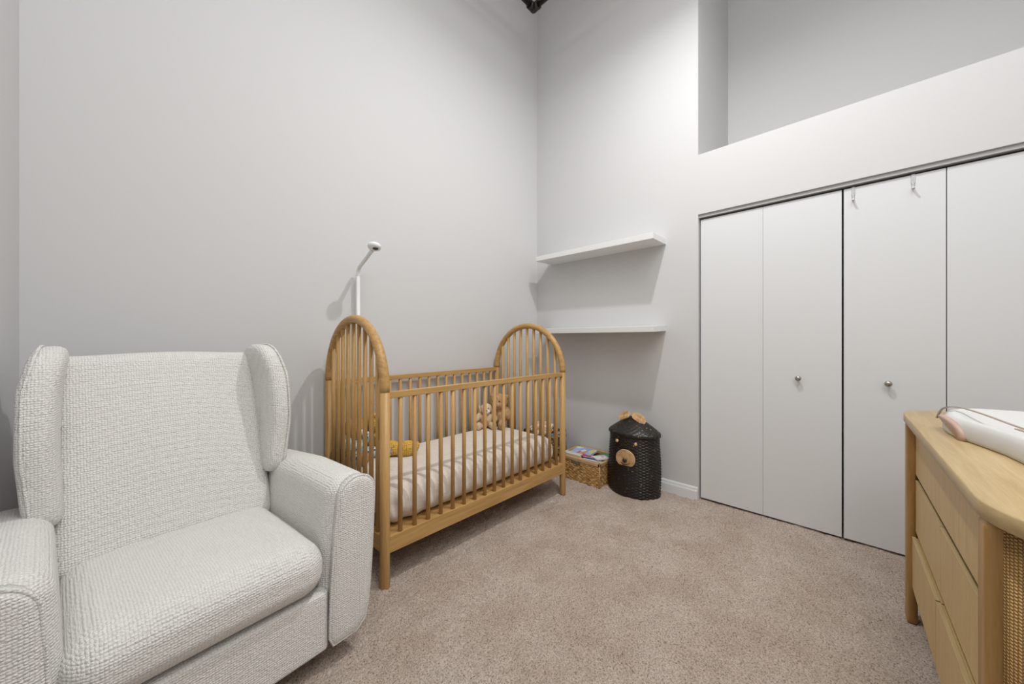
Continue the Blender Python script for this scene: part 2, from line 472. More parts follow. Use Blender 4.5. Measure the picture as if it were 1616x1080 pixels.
# black pipe elbow up in the corner
t = thing('iron_pipe', 'black iron pipe with an elbow high in the corner', 'pipe', (2.325, 1.997, 3.992))
pr = .022
MB().tube([(0, 0, 0), (-2.66, 0, 0)], pr, 16).build('pipe_run', M_iron, t)
MB().tube([(0, 0, 0), (0, -3.0, 0)], pr, 16).build('pipe_run', M_iron, t)
e = MB(); e.ell((0, 0, 0), (.036, .036, .034))
e.tube([(-.02, 0, 0), (-.055, 0, 0)], [.034, .034], 16); e.tube([(0, -.02, 0), (0, -.055, 0)], [.034, .034], 16)
e.build('elbow_fitting', M_iron, t)
for (dx, dy) in ((-.9, 0), (-2.1, 0), (0, -.9), (0, -2.2)):
    MB().tube([(dx, dy, .02), (dx, dy, .508)], .006, 8).build('hanger_rod', M_iron, t)
# ceiling lamp (just above the frame)
t = thing('pendant_lamp', 'round downward ceiling lamp hanging near the closet', 'lamp', (LAMP[0], LAMP[1], ZC))
MB().tube([(0, 0, 0), (0, 0, -.80)], .008, 10).build('stem', M_iron, t)
MB().lathe([(.001, -.79), (.05, -.795), (.085, -.815), (.09, -.845), (.083, -.845), (.08, -.835), (.001, -.833)], n=32).build('lamp_shade', M_iron, t)

# ------------------------------------------------------------------ crib
CX, CY, CL, CWd, CROT = 1.4808, 1.9401, 1.398, .7084, .0033
crib = thing('crib', 'oak crib with round arched ends and upright slats', 'crib', (CX, CY, 0), CROT)
hx, hy = CL/2, CWd/2
pr = .0225; RZ = .911
for sx in (-1, 1):
    for sy in (-1, 1):
        MB().tube([(sx*hx, sy*hy, .0), (sx*hx, sy*hy, .004), (sx*hx, sy*hy, RZ)], [pr*.9, pr, pr], 24).build('leg', M_wood_z, crib)
    pts = [(sx*hx, -hy*math.cos(a), RZ+.0008+hy*math.sin(a)) for a in np.linspace(0, PI, 49)]
    MB().tube(pts, pr, 24).build('arch', M_wood_y, crib)
    MB().box(sx*hx-.0135, sx*hx+.0135, -hy+.01, hy-.01, .160, .237, r=.002, seg=1).build('end_rail', M_wood_y, crib)
    for k in range(9):
        y = -hy+CWd*(k+1)/10
        zt = RZ+math.sqrt(max(0, hy*hy-y*y))-.004
        MB().tube([(sx*hx, y, .235), (sx*hx, y, zt)], .0112, 14).build('slat', M_wood_z, crib)
for sy in (-1, 1):
    MB().box(-hx+.012, hx-.012, sy*hy-.0135, sy*hy+.0135, RZ-.030, RZ+.0005, r=.003, seg=2).build('top_rail', M_wood_x, crib)
    MB().box(-hx+.012, hx-.012, sy*hy-.0155, sy*hy+.0155, .160, .237, r=.002, seg=1).build('bottom_rail', M_wood_x, crib)
    for k in range(17):
        x = -hx+CL*(k+1)/18
        MB().tube([(x, sy*hy, .235), (x, sy*hy, RZ-.028)], .0112, 14).build('slat', M_wood_z, crib)
MB().box(-hx+.02, hx-.02, -hy+.018, hy-.018, .195, .236, r=.003, seg=1).build('mattress_support', M_wood_x, crib)

# mattress with fitted sheet
ML, MW = .665, .318
def mat_fn(x, y, z):
    u = x/ML; v_ = y/MW; t_ = (z-.238)/.19
    zz = z
    if t_ > .6: zz += .010*(1-u**4)*(1-v_**2)
    k = max(0, 1-abs(t_-.45)*1.6)
    # gathered creases running down the sides
    if abs(v_) > .75:
        n_ = noise.noise(Vector((x*13+3*(1-t_), 2.3, t_*1.1+x*5)))
        fall = min(1, max(0, (.85-t_)/.6))
        y += math.copysign(1, y)*(.007*k+.009*n_*fall)
        if u < -.3: y += math.copysign(1, y)*.009*math.sin(x*60+t_*7)*fall*min(1, (-u-.3)*2)
    if abs(u) > .8:
        n_ = noise.noise(Vector((y*14, 5.1, t_*2)))
        x += math.copysign(1, x)*(.008*k+.006*n_*min(1, max(0, (.9-t_)/.6)))
    return (x, y, zz)
mt = MB().box(-ML, ML, -MW, MW, .238, .428, r=.074, seg=8, fn=mat_fn, nd=90).build('mattress', M_sheet)
mt.location = (CX, CY+.005, 0); mt.rotation_euler = (0, 0, CROT)
tag(mt, 'crib mattress in a pale beige fitted sheet', 'mattress')

# ------------------------------------------------------------------ baby monitor
t = thing('baby_monitor', 'white camera on a tall thin pole behind the crib', 'baby monitor', (.957, 2.300, 0))
MB().tube([(0, 0, 0), (0, 0, 1.56)], .0120, 16).build('pole', M_white, t)
pts = catmull([(0, 0, 1.558), (-.001, -.004, 1.585), (-.002, -.022, 1.612), (-.003, -.10, 1.645), (-.004, -.185, 1.680), (-.004, -.215, 1.692)], 6)
MB().tube(pts, .0115, 14).build('arm', M_white, t)
h = MB().lathe([(.0001, .020), (.020, .019), (.033, .013), (.0385, .004), (.0385, -.003), (.034, -.012), (.022, -.0165), (.0001, -.0165)], n=32).build('camera_head', M_white, t, loc=(-.004, -.240, 1.708), rot=(R(-14), R(12), 0))
MB().lathe([(.0001, -.0005), (.013, -.001), (.0185, .0015), (.0185, .004)], n=24).build('lens', M_black, h, loc=(.004, -.006, -.0168))
MB().ell((-.004, -.178, 1.660), (.004, .004, .006)).build('button', M_white, t)
MB().lathe([(.0001, .012), (.06, .012), (.066, .006), (.066, 0)], n=32, sy=.5).build('foot', M_white, t, loc=(0, 0, .001))

# ------------------------------------------------------------------ wing chair
A0 = R(6.6)
ch = thing('armchair', 'cream nubby wingback armchair in the corner', 'armchair', (.453, 1.323, 0), A0)
def arm(side):
    def fn(x, y, z):      # x is 0..1 space of real arm for the right side
        zt = z/.66
        x += (.036 if side > 0 else .016)*zt**1.2
        x += .008*math.sin(PI*min(1, max(0, zt)))*(1 if x > .06 else -1)
        if y > .35: z -= (y-.35)*.10*zt
        y += -.006*zt
        if z < .2: x -= (.2-z)*.10*(1 if x > .08 else 0)
        return ((x if side > 0 else -.60-x), y, z)
    a = MB().box(-.024, .128, .010, .74, .085, .655, r=.060, seg=6, fn=fn, nd=14).build('arm', M_nub, ch)
    # front facing: separate panel with piping round its edge
    def outline(inset, y):
        hw = .0655-inset; c_ = .064; out = []
        for k in range(13):
            an = PI*k/12
            out.append((c_+hw*math.cos(an), y, .655-.0655+ (.0655-inset)*math.sin(an)*1.0))
        zb = .085+inset
        for zz in np.linspace(.56, zb+.03, 8): out.append((c_-hw, y, zz))
        out.append((c_-hw+.012*hw/.0655, y, zb)); out.append((c_+hw-.03*hw/.0655, y, zb))
        for zz in np.linspace(zb+.03, .56, 8): out.append((c_+hw, y, zz))
        return out
    def m2(p):
        x, y, z = p
        return fn(x, y, z)
    rings = [[m2(p) for p in outline(i_, y_)] for i_, y_ in ((.0, .03), (.0, .004), (.003, -.004), (.010, -.008), (.025, -.011), (.038, -.012))]
    MB().rings(rings).build('arm_front', M_nub, a)
    loop = [Vector(m2(p)) for p in outline(-.0005, -.001)]
    loop = loop[-9:]+loop[:-9] if False else loop
    MB().tube(loop+[loop[0]], .0042, 8, caps=False).build('piping', M_nub, a)
arm(1); arm(-1)
def seat_fn(x, y, z):
    u = (x+.30)/.30; t_ = (z-.285)/.17
    if t_ > .5:
        z += .018*(1-u*u)*(1 if y < .4 else max(0, 1-(y-.4)*4))
        z += -.02*max(0, (y-.15))*1
    y += -.012*math.sin(PI*max(0, min(1, t_)))*(1 if y < .1 else 0)
    return (x, y, z)
MB().box(-.590, -.010, -.012, .56, .285, .462, r=.075, seg=7, fn=seat_fn, nd=16).build('seat_cushion', M_nub, ch)
MB().box(-.600, .000, .004, .06, .075, .284, r=.016, seg=3, nd=10).build('footrest_panel', M_nub, ch)
MB().box(-.60, .0, .06, .70, .10, .30).build('seat_frame', M_nub, ch)
def back_map(x, v_, dz):
    # v_ 0..1 up the back; dz depth behind the front face
    y = .485+.225*v_+dz*.96; z = .40+.715*v_ - dz*.28
    return (x, y, z)
def back_fn(x, y, z):
    u = (x+.30)/.285; v_ = (z)/.72
    f = 1-min(1, y/.16)
    y -= f*(.022*(1-u*u)*math.sin(PI*min(1, max(.05, v_))))
    z -= .012*math.cos(PI*u)*max(0, v_-.8)*-2
    wd = 1+(.02*(1-v_))
    p = back_map(-.30+(x+.30)*wd, z/.72, y)
    return p
MB().box(-.596, -.004, 0, .15, 0, .72, r=.050, seg=5, fn=back_fn, nd=16).build('backrest', M_nub, ch)
MB().box(-.58, -.02, .70, .80, .12, .62, r=.03, seg=3, nd=3).build('rear_panel', M_nub, ch)
def wing(side):
    # outline in (y, z)
    O = [(.500, .600), (.478, .72), (.468, .85), (.488, .98), (.530, 1.085), (.590, 1.128), (.680, 1.135), (.74, 1.11), (.775, 1.03), (.770, .90), (.735, .76), (.70, .65), (.66, .585), (.58, .572)]
    P = catmull([(y, z, 0) for y, z in O], 4, True)
    cyy = sum(p.x for p in P)/len(P); czz = sum(p.y for p in P)/len(P)
    T = .038
    def ring(inset, w_):
        out = []
        for p in P:
            d = Vector((p.x-cyy, p.y-czz)); L = d.length; q = d*(1-inset/L)
            y, z = cyy+q.x, czz+q.y
            # splay outward towards the front, bottom tucked in
            fr = (.75-y)/.27
            x = .004+.020*fr*min(1, max(0, (z-.55)/.25)) + w_
            x -= .020*max(0, (z-1.0))/.12
            out.append((x if side > 0 else -.60-x, y, z))
        return out
    prof = [(.16, -T-.003), (.10, -T-.003), (.05, -T), (.022, -T*.92), (.008, -T*.7), (.001, -T*.35), (0, 0), (.001, T*.35), (.004, T*.75), (.012, T*.9), (.03, T), (.10, T+.002), (.16, T)]
    wo = MB().rings([ring(*q) for q in prof]).build('wing', M_nub, ch)
    loop = ring(-.001, T*.6)
    MB().tube([Vector(p) for p in loop]+[Vector(loop[0])], .0038, 8, caps=False).build('piping', M_nub, wo)
wing(1); wing(-1)
MB().lathe([(.0001, .055), (.05, .055), (.055, .03), (.23, .03), (.245, .02), (.245, .003), (.0001, .003)], n=40).build('swivel_base', M_black, ch, loc=(-.30, .40, 0))
MB().box(-.50, -.10, .2, .6, .05, .11).build('base_plate', M_black, ch)

# ------------------------------------------------------------------ dresser
DR = R(1.6)
dr = thing('dresser', 'light oak dresser with rattan ends and rounded corners', 'dresser', (2.205, -.140, 0), DR)
# local frame: x runs -L..0 (0 = far end towards the closet), y runs 0 (front) to -D
DL, DD, DH = 1.135, .475, .85
def rrect(x0, x1, y0, y1, rx, ry, n=14):
    out = []
    for cx_, cy_, a0 in ((x1-rx, y1-ry, 0), (x0+rx, y1-ry, PI/2), (x0+rx, y0+ry, PI), (x1-rx, y0+ry, 3*PI/2)):
        for k in range(n+1):
            a = a0+PI/2*k/n; out.append((cx_+rx*math.cos(a), cy_+ry*math.sin(a)))
    return out
def slab(x0, x1, y0, y1, z0, z1, rx, ry, ez=.003):
    rs = []
    for ins, z in ((ez, z0), (0, z0+ez), (0, z1-ez), (ez, z1)):
        rs.append([(x, y, z) for x, y in rrect(x0+ins, x1-ins, y0+ins, y1-ins, rx-ins, ry-ins)])
    return MB().rings(rs)
slab(-1.245, .190, -DD, .005, .816, DH, .19, .20).build('tabletop', M_oak_top, dr)
cs = MB(); cs.box(-1.05, -.03, -DD+.02, -.040, .16, .816); cs.build('carcass', M_oak_front, dr)
for px_ in (-.005, -1.075):
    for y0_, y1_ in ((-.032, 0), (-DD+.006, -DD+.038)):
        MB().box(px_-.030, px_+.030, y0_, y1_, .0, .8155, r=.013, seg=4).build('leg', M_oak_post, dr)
def end_shell(sgn):
    # rattan screen curving round the end between the two posts
    x_in = .000 if sgn > 0 else -1.065
    P = []
    for k in range(25):
        a_ = PI/2-PI/2*k/24
        P.append((x_in+sgn*.160*math.cos(a_), -.018-.176+.176*math.sin(a_)))
    P += [(x, -DD-y) for x, y in reversed(P)]
    arc = [0]
    for i in range(1, len(P)): arc.append(arc[-1]+math.hypot(P[i][0]-P[i-1][0], P[i][1]-P[i-1][1]))
    zs = (.12, .815)
    me = bpy.data.meshes.new('rattan_panel'); n_ = len(P)
    V = [(x, y, z) for z in zs for x, y in P]
    F_ = [(i, i+1, n_+i+1, n_+i) for i in range(n_-1)]
    me.from_pydata(V, [], F_); uv = me.uv_layers.new(name='cane')
    for pl in me.polygons:
        pl.use_smooth = True
        for li in pl.loop_indices:
            vi = me.loops[li].vertex_index; uv.data[li].uv = (arc[vi % n_], V[vi][2])
    me.materials.append(M_rattan)
    o = bpy.data.objects.new('rattan_panel', me); COL.objects.link(o); o.parent = dr
    so = o.modifiers.new('thickness', 'SOLIDIFY'); so.thickness = .006; so.offset = 0
for sgn in (-1, 1): end_shell(sgn)
MB().box(-1.05, -.03, -DD+.006, -DD+.018, .15, .815).build('back_panel', M_oak_front, dr)
def drawer(x0, x1, z0, z1, y1=-.024, lip=True):
    o = MB().box(x0, x1, y1-.018, y1, z0, z1, r=.0015, seg=1).build('drawer', M_oak_front, dr)
    if lip:
        MB().box(x0+.001, x1-.001, y1-.010, y1+.001, z1, z1+.004, r=.001, seg=1).build('drawer_lip', M_oak_top, o)
xa, xb, xm = -.036, -1.044, -.520
drawer(xb, xa, .614, .812, lip=False)
drawer(xm+.001, xa, .383, .586); drawer(xb, xm-.001, .383, .586)
drawer(xm+.004, xa, .155, .356, y1=-.015); drawer(xb, xm-.004, .155, .356, y1=-.015)
MB().box(-1.045, -.035, -.0405, -.0385, .586, .614).build('gap_shade_strip', M_dark, dr)  # thin dark strip painting the shade in the gap between drawer rows
MB().box(-1.045, -.035, -.0405, -.0385, .356, .383).build('gap_shade_strip', M_dark, dr)  # same painted shade for the lower gap

# changing pad
pad = thing('changing_pad', 'white contoured foam changing pad on the dresser', 'changing pad', (1.615, -.428, .8505), R(13))
PL, PN = .40, 96
def pad_out(th, s):
    c_, s_ = math.cos(th), math.sin(th)
    e = 2/3.6
    x = PL*math.copysign(abs(c_)**e, c_); y0 = math.copysign(abs(s_)**e, s_)
    wd = .185-.030*math.exp(-(x/.19)**2)
    return x*s if s > .5 else x*s, y0*wd*s
prof = [(.90, 0), (.985, .003), (1.0, .015), (1.0, .035), (.985, .055), (.95, .070), (.90, .078), (.84, .076), (.76, .064), (.66, .050), (.5, .040), (.3, .036), (.12, .035)]
rings = []
for s_, z_ in prof:
    r_ = []
    for k in range(PN):
        th = 2*PI*k/PN
        x, y = pad_out(th, s_)
        end = max(0, abs(x)/PL-.55)/.45
        r_.append((x, y, z_*(.80+.22*end)))
    rings.append(r_)
MB().rings(rings).build('foam_body', M_white, pad).data.materials[0] = (lambda m: m)(new_mat('pad_foam', (.68, .675, .66), .55, .3)[0])
M_taupe, _, _ = new_mat('taupe_vinyl', (.52, .36, .29), .45, .4)
M_strap, _, _ = new_mat('taupe_strap', (.42, .345, .28), .7, .3)
# D-shaped strap patch on the front flank near the far end
prs = []
def flank(x, off):
    # point on the pad's front flank outline at lengthwise x
    e = 2/3.6
    c_ = (abs(x)/PL)**(1/e); s_ = math.sqrt(max(0, 1-c_*c_))
    return (s_**e)*(.185-.030*math.exp(-(x/.19)**2))+off
for dy, sc in ((-.004, 1.0), (.005, 1.0), (.009, .96), (.010, .88)):
    r_ = []
    for a_ in np.linspace(0, PI, 25):
        xx = .265+.118*sc*math.cos(a_)
        r_.append((xx, flank(xx, dy), 0.001+.056*sc*math.sin(a_)**.8))
    prs.append(r_)
MB().rings(prs).build('side_patch', M_taupe, pad)
def strip(pts, wdt, thick=.0015):
    # flat strap through points; width across Y/X as given by side vector
    mb = MB(); V = []; P = catmull(pts, 8)
    rs = []
    for i, p in enumerate(P):
        a = P[max(0, i-1)]; b_ = P[min(len(P)-1, i+1)]; T_ = (b_-a).normalized()
        sd = T_.cross(Vector((0, 0, 1)))
        if sd.length < .05: sd = Vector((1, 0, 0))
        sd.normalize(); nn = sd.cross(T_)
        rs.append([p+sd*wdt/2+nn*thick, p-sd*wdt/2+nn*thick, p-sd*wdt/2-nn*thick, p+sd*wdt/2-nn*thick])
    return mb.rings(rs, smooth=False)
st = strip([(.345, .160, .036), (.330, .150, .072), (.290, .130, .084), (.230, .105, .077), (.15, .070, .058), (.06, .035, .043), (-.04, .015, .0415), (-.16, .010, .0415)], .007).build('strap', M_strap, pad)
strip([(.13, .080, .054), (.07, .055, .046), (0, .030, .043), (-.08, .005, .042), (-.17, -.004, .042)], .009).build('strap', M_strap, pad)
MB().box(.015, .045, .018, .044, .040, .048, r=.004, seg=2).build('buckle', M_black, st)

# ------------------------------------------------------------------ bear hamper
def hamper():
    cx_, cy_ = 2.615, 1.234; ax_, ay_ = .146, .196
    t = thing('laundry_hamper', 'black woven laundry hamper shaped like a bear', 'hamper', (cx_, cy_, 0))
    n = 132; rows = 44
    def ringpts(s_, z, amp, row, spokes=44):
        out = []
        for k in range(n):
            a = 2*PI*k/n
            d = 1+amp*math.cos(a*spokes/1.0*.5+PI*row)
            out.append((ax_*s_*d*math.cos(a), ay_*s_*d*math.sin(a), z))
        return out
    rs = []
    for i in range(rows*3+1):
        z = .004+.450*i/(rows*3); fr = z/.45
        s_ = .965+.045*math.sin(PI*min(1, fr*1.1+.05)) - .02*fr
        row = i//3; ph = (i % 3)
        rs.append(ringpts(s_*(1+(.014 if ph == 1 else -.012)), z, .013, row))
    MB().rings(rs).build('basket_body', M_blackweave, t)
    rs = []
    for i in range(25):
        q = i/24
        s_ = .995*(1-q) + .03*q
        z = .452+.106*min(1, (1-s_)/.76)**.9 + (.004 if i % 2 else 0)
        rs.append(ringpts(max(.04, s_), z, .018 if i < 22 else 0, i//2))
    rs.insert(0, ringpts(1.0, .438, .01, 0)); rs.insert(0, ringpts(.97, .432, .0, 0))
    lid = MB().rings(rs).build('lid', M_blackweave, t)
    # woven disc pieces
    def disc(name, w_, h_, th, loc, rot, mat, par, cut=None, turns=7):
        mb = MB(); N_ = 40
        for sgn in (1,):
            rr = []
            for s_, z in [(0.02, th*1.5)]+[(q, th*(1.55 if int(q*turns*2) % 2 else .9)*(1-.35*q*q)) for q in np.linspace(.08, .97, 26)]+[(1.0, 0), (.97, -th*.4), (.02, -th*.4)]:
                ring_ = []
                for k in range(N_):
                    a = 2*PI*k/N_
                    x, y = w_*s_*math.cos(a), h_*s_*math.sin(a)
                    if cut is not None and y < cut*h_: y = cut*h_-(cut*h_-y)*.12
                    ring_.append((x, y, z))
                rr.append(ring_)
            mb.rings(rr)
        o = mb.build(name, mat, par, loc=loc); o.rotation_mode = 'QUATERNION'
        return o, rot
    # face normal on ellipse
    phi = PI+R(4)
    def surf(a, z, off=0.0):
        p = Vector((ax_*math.cos(a), ay_*math.sin(a), z)); nn = Vector((math.cos(a)/ax_, math.sin(a)/ay_, 0)).normalized()
        return p+nn*off, nn
    def orient(o, nn, upv=Vector((0, 0, 1)), roll=0):
        zx = nn.normalized(); xx = upv.cross(zx).normalized(); yy = zx.cross(xx)
        m = Matrix((xx, yy, zx)).transposed()
        o.rotation_quaternion = (m.to_quaternion() @ Matrix.Rotation(roll, 3, 'Z').to_quaternion())
    pm, nm = surf(phi-.02, .285, .012)
    o, _ = disc('muzzle', .073, .066, .012, pm, None, M_natural, t, cut=-.72); orient(o, nm)
    ns = MB().ell((0, 0, 0), (.017, .016, .012)).build('nose', M_blackweave, o, loc=(0, -.010, .020))
    sm = catmull([(-.030, -.030, .014), (-.015, -.040, .016), (.008, -.038, .017), (.036, -.026, .013)], 5)
    MB().tube(sm, .0022, 6).build('mouth', M_iron, o)
    for da in (.40, -.33):
        pe, ne = surf(phi-da*1.0, .398, .006)
        MB().ell((0, 0, 0), (.012, .012, .012), n=14, m=8).build('eye', M_natural, t, loc=pe)
    for ya, rl, nn in ((.070, .55, Vector((-.80, .30, .45))), (-.045, -.62, Vector((-.70, -.40, .35)))):
        o, _ = disc('ear', .056, .036, .006, (-.028, ya-.006, .566 if ya > 0 else .562), None, M_natural, t, cut=-.75); orient(o, nn, roll=rl)
hamper()

# ------------------------------------------------------------------ wicker book basket
def book_basket():
    x0, x1, y0, y1, H = 2.458, 2.765, 1.440, 1.832, .190
    t = thing('storage_basket', 'rectangular woven wicker basket full of books', 'basket', (x0, y0, 0))
    Lx, Ly = x1-x0, y1-y0
    def wall(p0, p1, nrm, hole=False):
        mb = MB(); n = int(math.hypot(p1[0]-p0[0], p1[1]-p0[1])/.0045); m = 42
        V = []; F = []
        for j in range(m+1):
            z = (H-.022)*j/m
            for i in range(n+1):
                u = i/n; s_ = u*math.hypot(p1[0]-p0[0], p1[1]-p0[1])
                ph = z/.0145+.25*math.sin(s_*70)
                row = math.floor(ph)
                d = .0055*abs(math.sin(PI*ph))*(.6+.6*math.sin(s_*150+row*2.3+2*noise.noise(Vector((s_*30, row, 1)))))
                V.append((p0[0]+(p1[0]-p0[0])*u+nrm[0]*d, p0[1]+(p1[1]-p0[1])*u+nrm[1]*d, z))
        V2 = [(x-nrm[0]*.012, y-nrm[1]*.012, z) for x, y, z in V]
        W = n+1
        L = math.hypot(p1[0]-p0[0], p1[1]-p0[1])
        def inhole(i, j):
            if not hole: return False
            s_ = (i+.5)/n*L; z = (H-.022)*(j+.5)/m
            return abs(s_-L*.56) < .040 and abs(z-.147) < .013
        F2 = []
        for j in range(m):
            for i in range(n):
                if inhole(i, j): continue
                q = (j*W+i, j*W+i+1, (j+1)*W+i+1, (j+1)*W+i)
                F.append(q); F2.append(tuple(reversed(q)))
        mb.add(V, F); mb.add(V2, F2)
        return mb
    wl = wall((0, 0), (0, Ly), (-1, 0), True); wl.build('side_wall', M_wicker, t)
    wall((Lx, 0), (Lx, Ly), (1, 0)).build('side_wall', M_wicker, t)
    wall((0, 0), (Lx, 0), (0, -1)).build('end_wall', M_wicker, t)
    wall((0, Ly), (Lx, Ly), (0, 1)).build('end_wall', M_wicker, t)
    rm = MB()
    for (a, b_, c_, d_) in ((-.006, .014, -.006, Ly+.006), (Lx-.014, Lx+.006, -.006, Ly+.006)): rm.box(a, b_, c_, d_, H-.026, H, r=.004, seg=2)
    for (a, b_, c_, d_) in ((-.006, Lx+.006, -.006, .014), (-.006, Lx+.006, Ly-.014, Ly+.006)): rm.box(a, b_, c_, d_, H-.026, H, r=.004, seg=2)
    rm.build('rim', M_wicker_trim, t)
    for (a, b_) in ((0, 0), (Lx, 0), (0, Ly), (Lx, Ly)): MB().tube([(a, b_, 0), (a, b_, H-.01)], .006, 8).build('corner_cord', M_wicker_trim, t)
    MB().box(.004, Lx-.004, .004, Ly-.004, .002, .012).build('bottom', M_wicker, t)
    return x0, y0, Lx, Ly, H
bx0, by0, bLx, bLy, bH = book_basket()
# books
def flatmat(name, c, rough=.4): return new_mat(name, c, rough, .4)[0]
M_page = flatmat('pages', (.80, .77, .70), .8)
def book(name, label, size, loc, rot, cover, group='books in the wicker basket', art=None):
    L_, W_, T_ = size
    t = thing(name, label, 'book', loc, group=group); t.rotation_euler = rot
    MB().box(-L_/2+.002, L_/2-.003, -W_/2+.003, W_/2-.003, -T_/2+.0015, T_/2-.0015).build('pages', M_page, t)
    cv = MB(); cv.box(-L_/2, L_/2, -W_/2, W_/2, T_/2-.0018, T_/2+.0006); cv.box(-L_/2, L_/2, -W_/2, W_/2, -T_/2-.0006, -T_/2+.0018)
    cv.box(-L_/2-.001, -L_/2+.0015, -W_/2, W_/2, -T_/2, T_/2)
    cv.build('cover', cover, t)
    if art:
        for k, (x, y, a, b_, m_) in enumerate(art):
            MB().ell((x, y, T_/2+.0008), (a, b_, .0009), n=18, m=6).build('cover_art', m_, t)
    return t
M_bk_blue = pattern('blue_cover', [(.28, .40, .66), (.35, .48, .72), (.50, .66, .80), (.62, .74, .80)], 14, .35)
M_bk_green = flatmat('green_cover', (.05, .30, .14)); M_bk_red = flatmat('red_cover', (.50, .03, .06))
M_bk_white = flatmat('white_cover', (.82, .80, .80)); M_bk_navy = flatmat('navy_cover', (.05, .06, .14)); M_bk_yel = flatmat('yellow_cover', (.62, .60, .22))
M_bk_cream = flatmat('cream_cover', (.70, .64, .52)); M_bk_grey = flatmat('grey_cover', (.42, .45, .46))
M_art_red = flatmat('print_red', (.52, .16, .11)); M_art_pink = flatmat('print_pink', (.75, .25, .32)); M_art_lav = flatmat('print_lavender', (.62, .55, .66)); M_art_org = flatmat('print_orange', (.62, .27, .15)); M_art_pale = flatmat('print_pale', (.72, .82, .85))
bx, by = bx0, by0
book('picture_book', 'large blue picture book with reddish drawing lying flat in basket', (.235, .185, .012), (bx+.165, by+.275, bH-.013), (R(1), R(-3), R(4)), M_bk_blue,
     art=[(-.035, .02, .065, .016, M_art_red), (-.01, -.02, .075, .020, M_art_org), (.05, .0, .030, .022, M_art_pale), (.055, .01, .018, .012, M_art_lav), (-.07, .05, .028, .012, M_art_red), (.06, -.07, .05, .018, M_bk_yel)])
book('picture_book', 'thick cream book standing at the front left of basket', (.19, .155, .028), (bx+.036, by+.290, bH-.062), (PI/2, 0, PI/2), M_bk_cream)
book('picture_book', 'white book standing in front behind the wicker rim', (.19, .160, .012), (bx+.060, by+.290, bH-.063), (PI/2, 0, PI/2), M_bk_white)
book('picture_book', 'pale book with yellow spine at the basket handle hole', (.10, .15, .014), (bx+.030, by+.165, bH-.078), (PI/2, 0, PI/2), M_bk_yel)
book('board_book', 'small red book lying in the middle of the basket', (.070, .08, .024), (bx+.088, by+.172, bH-.008), (R(12), R(6), R(20)), M_bk_red)
book('board_book', 'dark navy book leaning in the middle of the basket', (.12, .11, .012), (bx+.075, by+.135, bH-.040), (R(70), 0, PI/2+.2), M_bk_navy)
book('picture_book', 'green book lying under the white card in basket', (.17, .13, .010), (bx+.205, by+.085, bH-.016), (R(-4), R(-3), R(-22)), M_bk_green)
book('picture_book', 'grey book tilted in basket beside the green one', (.14, .10, .010), (bx+.150, by+.128, bH-.022), (R(6), R(5), R(35)), M_bk_grey)
book('picture_book', 'white book with a pink print at basket corner', (.125, .105, .010), (bx+.125, by+.058, bH+.006), (R(-5), R(2), R(-28)), M_bk_white,
     art=[(.02, .012, .018, .014, M_art_pink), (.0, -.018, .014, .004, M_art_pink), (-.025, .015, .012, .006, M_art_lav)])
book('picture_book', 'pale book lying along the basket front edge', (.15, .06, .012), (bx+.055, by+.095, bH-.010), (R(8), 0, PI/2+.1), M_bk_white)

# ------------------------------------------------------------------ round patterned basket with blankets
def round_basket():
    t = thing('toy_basket', 'round brown and black woven basket behind the crib end', 'basket', (2.555, 2.060, 0))
    rs = []; n = 96
    for i in range(61):
        q = i/60; z = .004+.300*q
        s_ = .165+.030*math.sin(PI*(.15+.75*q))
        rs.append([((s_+.004*math.cos(24*2*PI*k/n+PI*(i//2)))*math.cos(2*PI*k/n), (s_+.004*math.cos(24*2*PI*k/n+PI*(i//2)))*math.sin(2*PI*k/n), z) for k in range(n)])
    inner = [[(x*.93, y*.93, z) for x, y, z in r_] for r_ in reversed(rs)]
    MB().rings(rs+inner, cap0=True, cap1=True).build('basket_body', M_spotty, t)
    rim = [(.178*math.cos(a), .178*math.sin(a), .306) for a in np.linspace(0, 2*PI, 65)]
    MB().tube(rim, .010, 10, caps=False).build('rim', M_spotty, t)
    for a0 in (R(150), R(-35)):
        c_ = Vector((.185*math.cos(a0), .185*math.sin(a0), .300)); tg = Vector((-math.sin(a0), math.cos(a0), 0))
        hp = [c_+tg*(.038*math.cos(a))+Vector((0, 0, .048*math.sin(a))) for a in np.linspace(0, PI, 17)]
        MB().tube(hp, .008, 10).build('handle', M_spotty, t)
round_basket()
def lumpy(name, c, r, mat, label, cat, seed, amp=.25, rz=0, fold=12, group=None):
    mb = MB(); mb.ell((0, 0, 0), (1, 1, 1), n=56, m=36)
    V = []
    for v_ in mb.v:
        p = Vector(v_)
        d = 1+amp*noise.noise(p*1.6+Vector((seed, 0, 0)))+.10*math.sin(p.x*fold+3*noise.noise(p*2+Vector((0, seed, 0))))*.5
        V.append((p.x*d*r[0], p.y*d*r[1], p.z*d*r[2]))
    mb.v = V
    o = mb.build(name, mat); o.location = c; o.rotation_euler = (0, 0, rz)
    tag(o, label, cat, group); return o
lumpy('folded_blanket', (2.550, 2.100, .330), (.150, .095, .058), M_quilt, 'floral patterned quilt heaped in the round basket', 'blanket', 3.3)
lumpy('folded_blanket', (2.50, 1.965, .290), (.075, .045, .034), M_teal, 'teal blanket tucked in front of the floral quilt', 'blanket', 8.1)
lumpy('folded_blanket', (2.635, 1.935, .290), (.055, .045, .036), M_stripes, 'black and white striped cloth at the basket edge', 'blanket', 5.7)

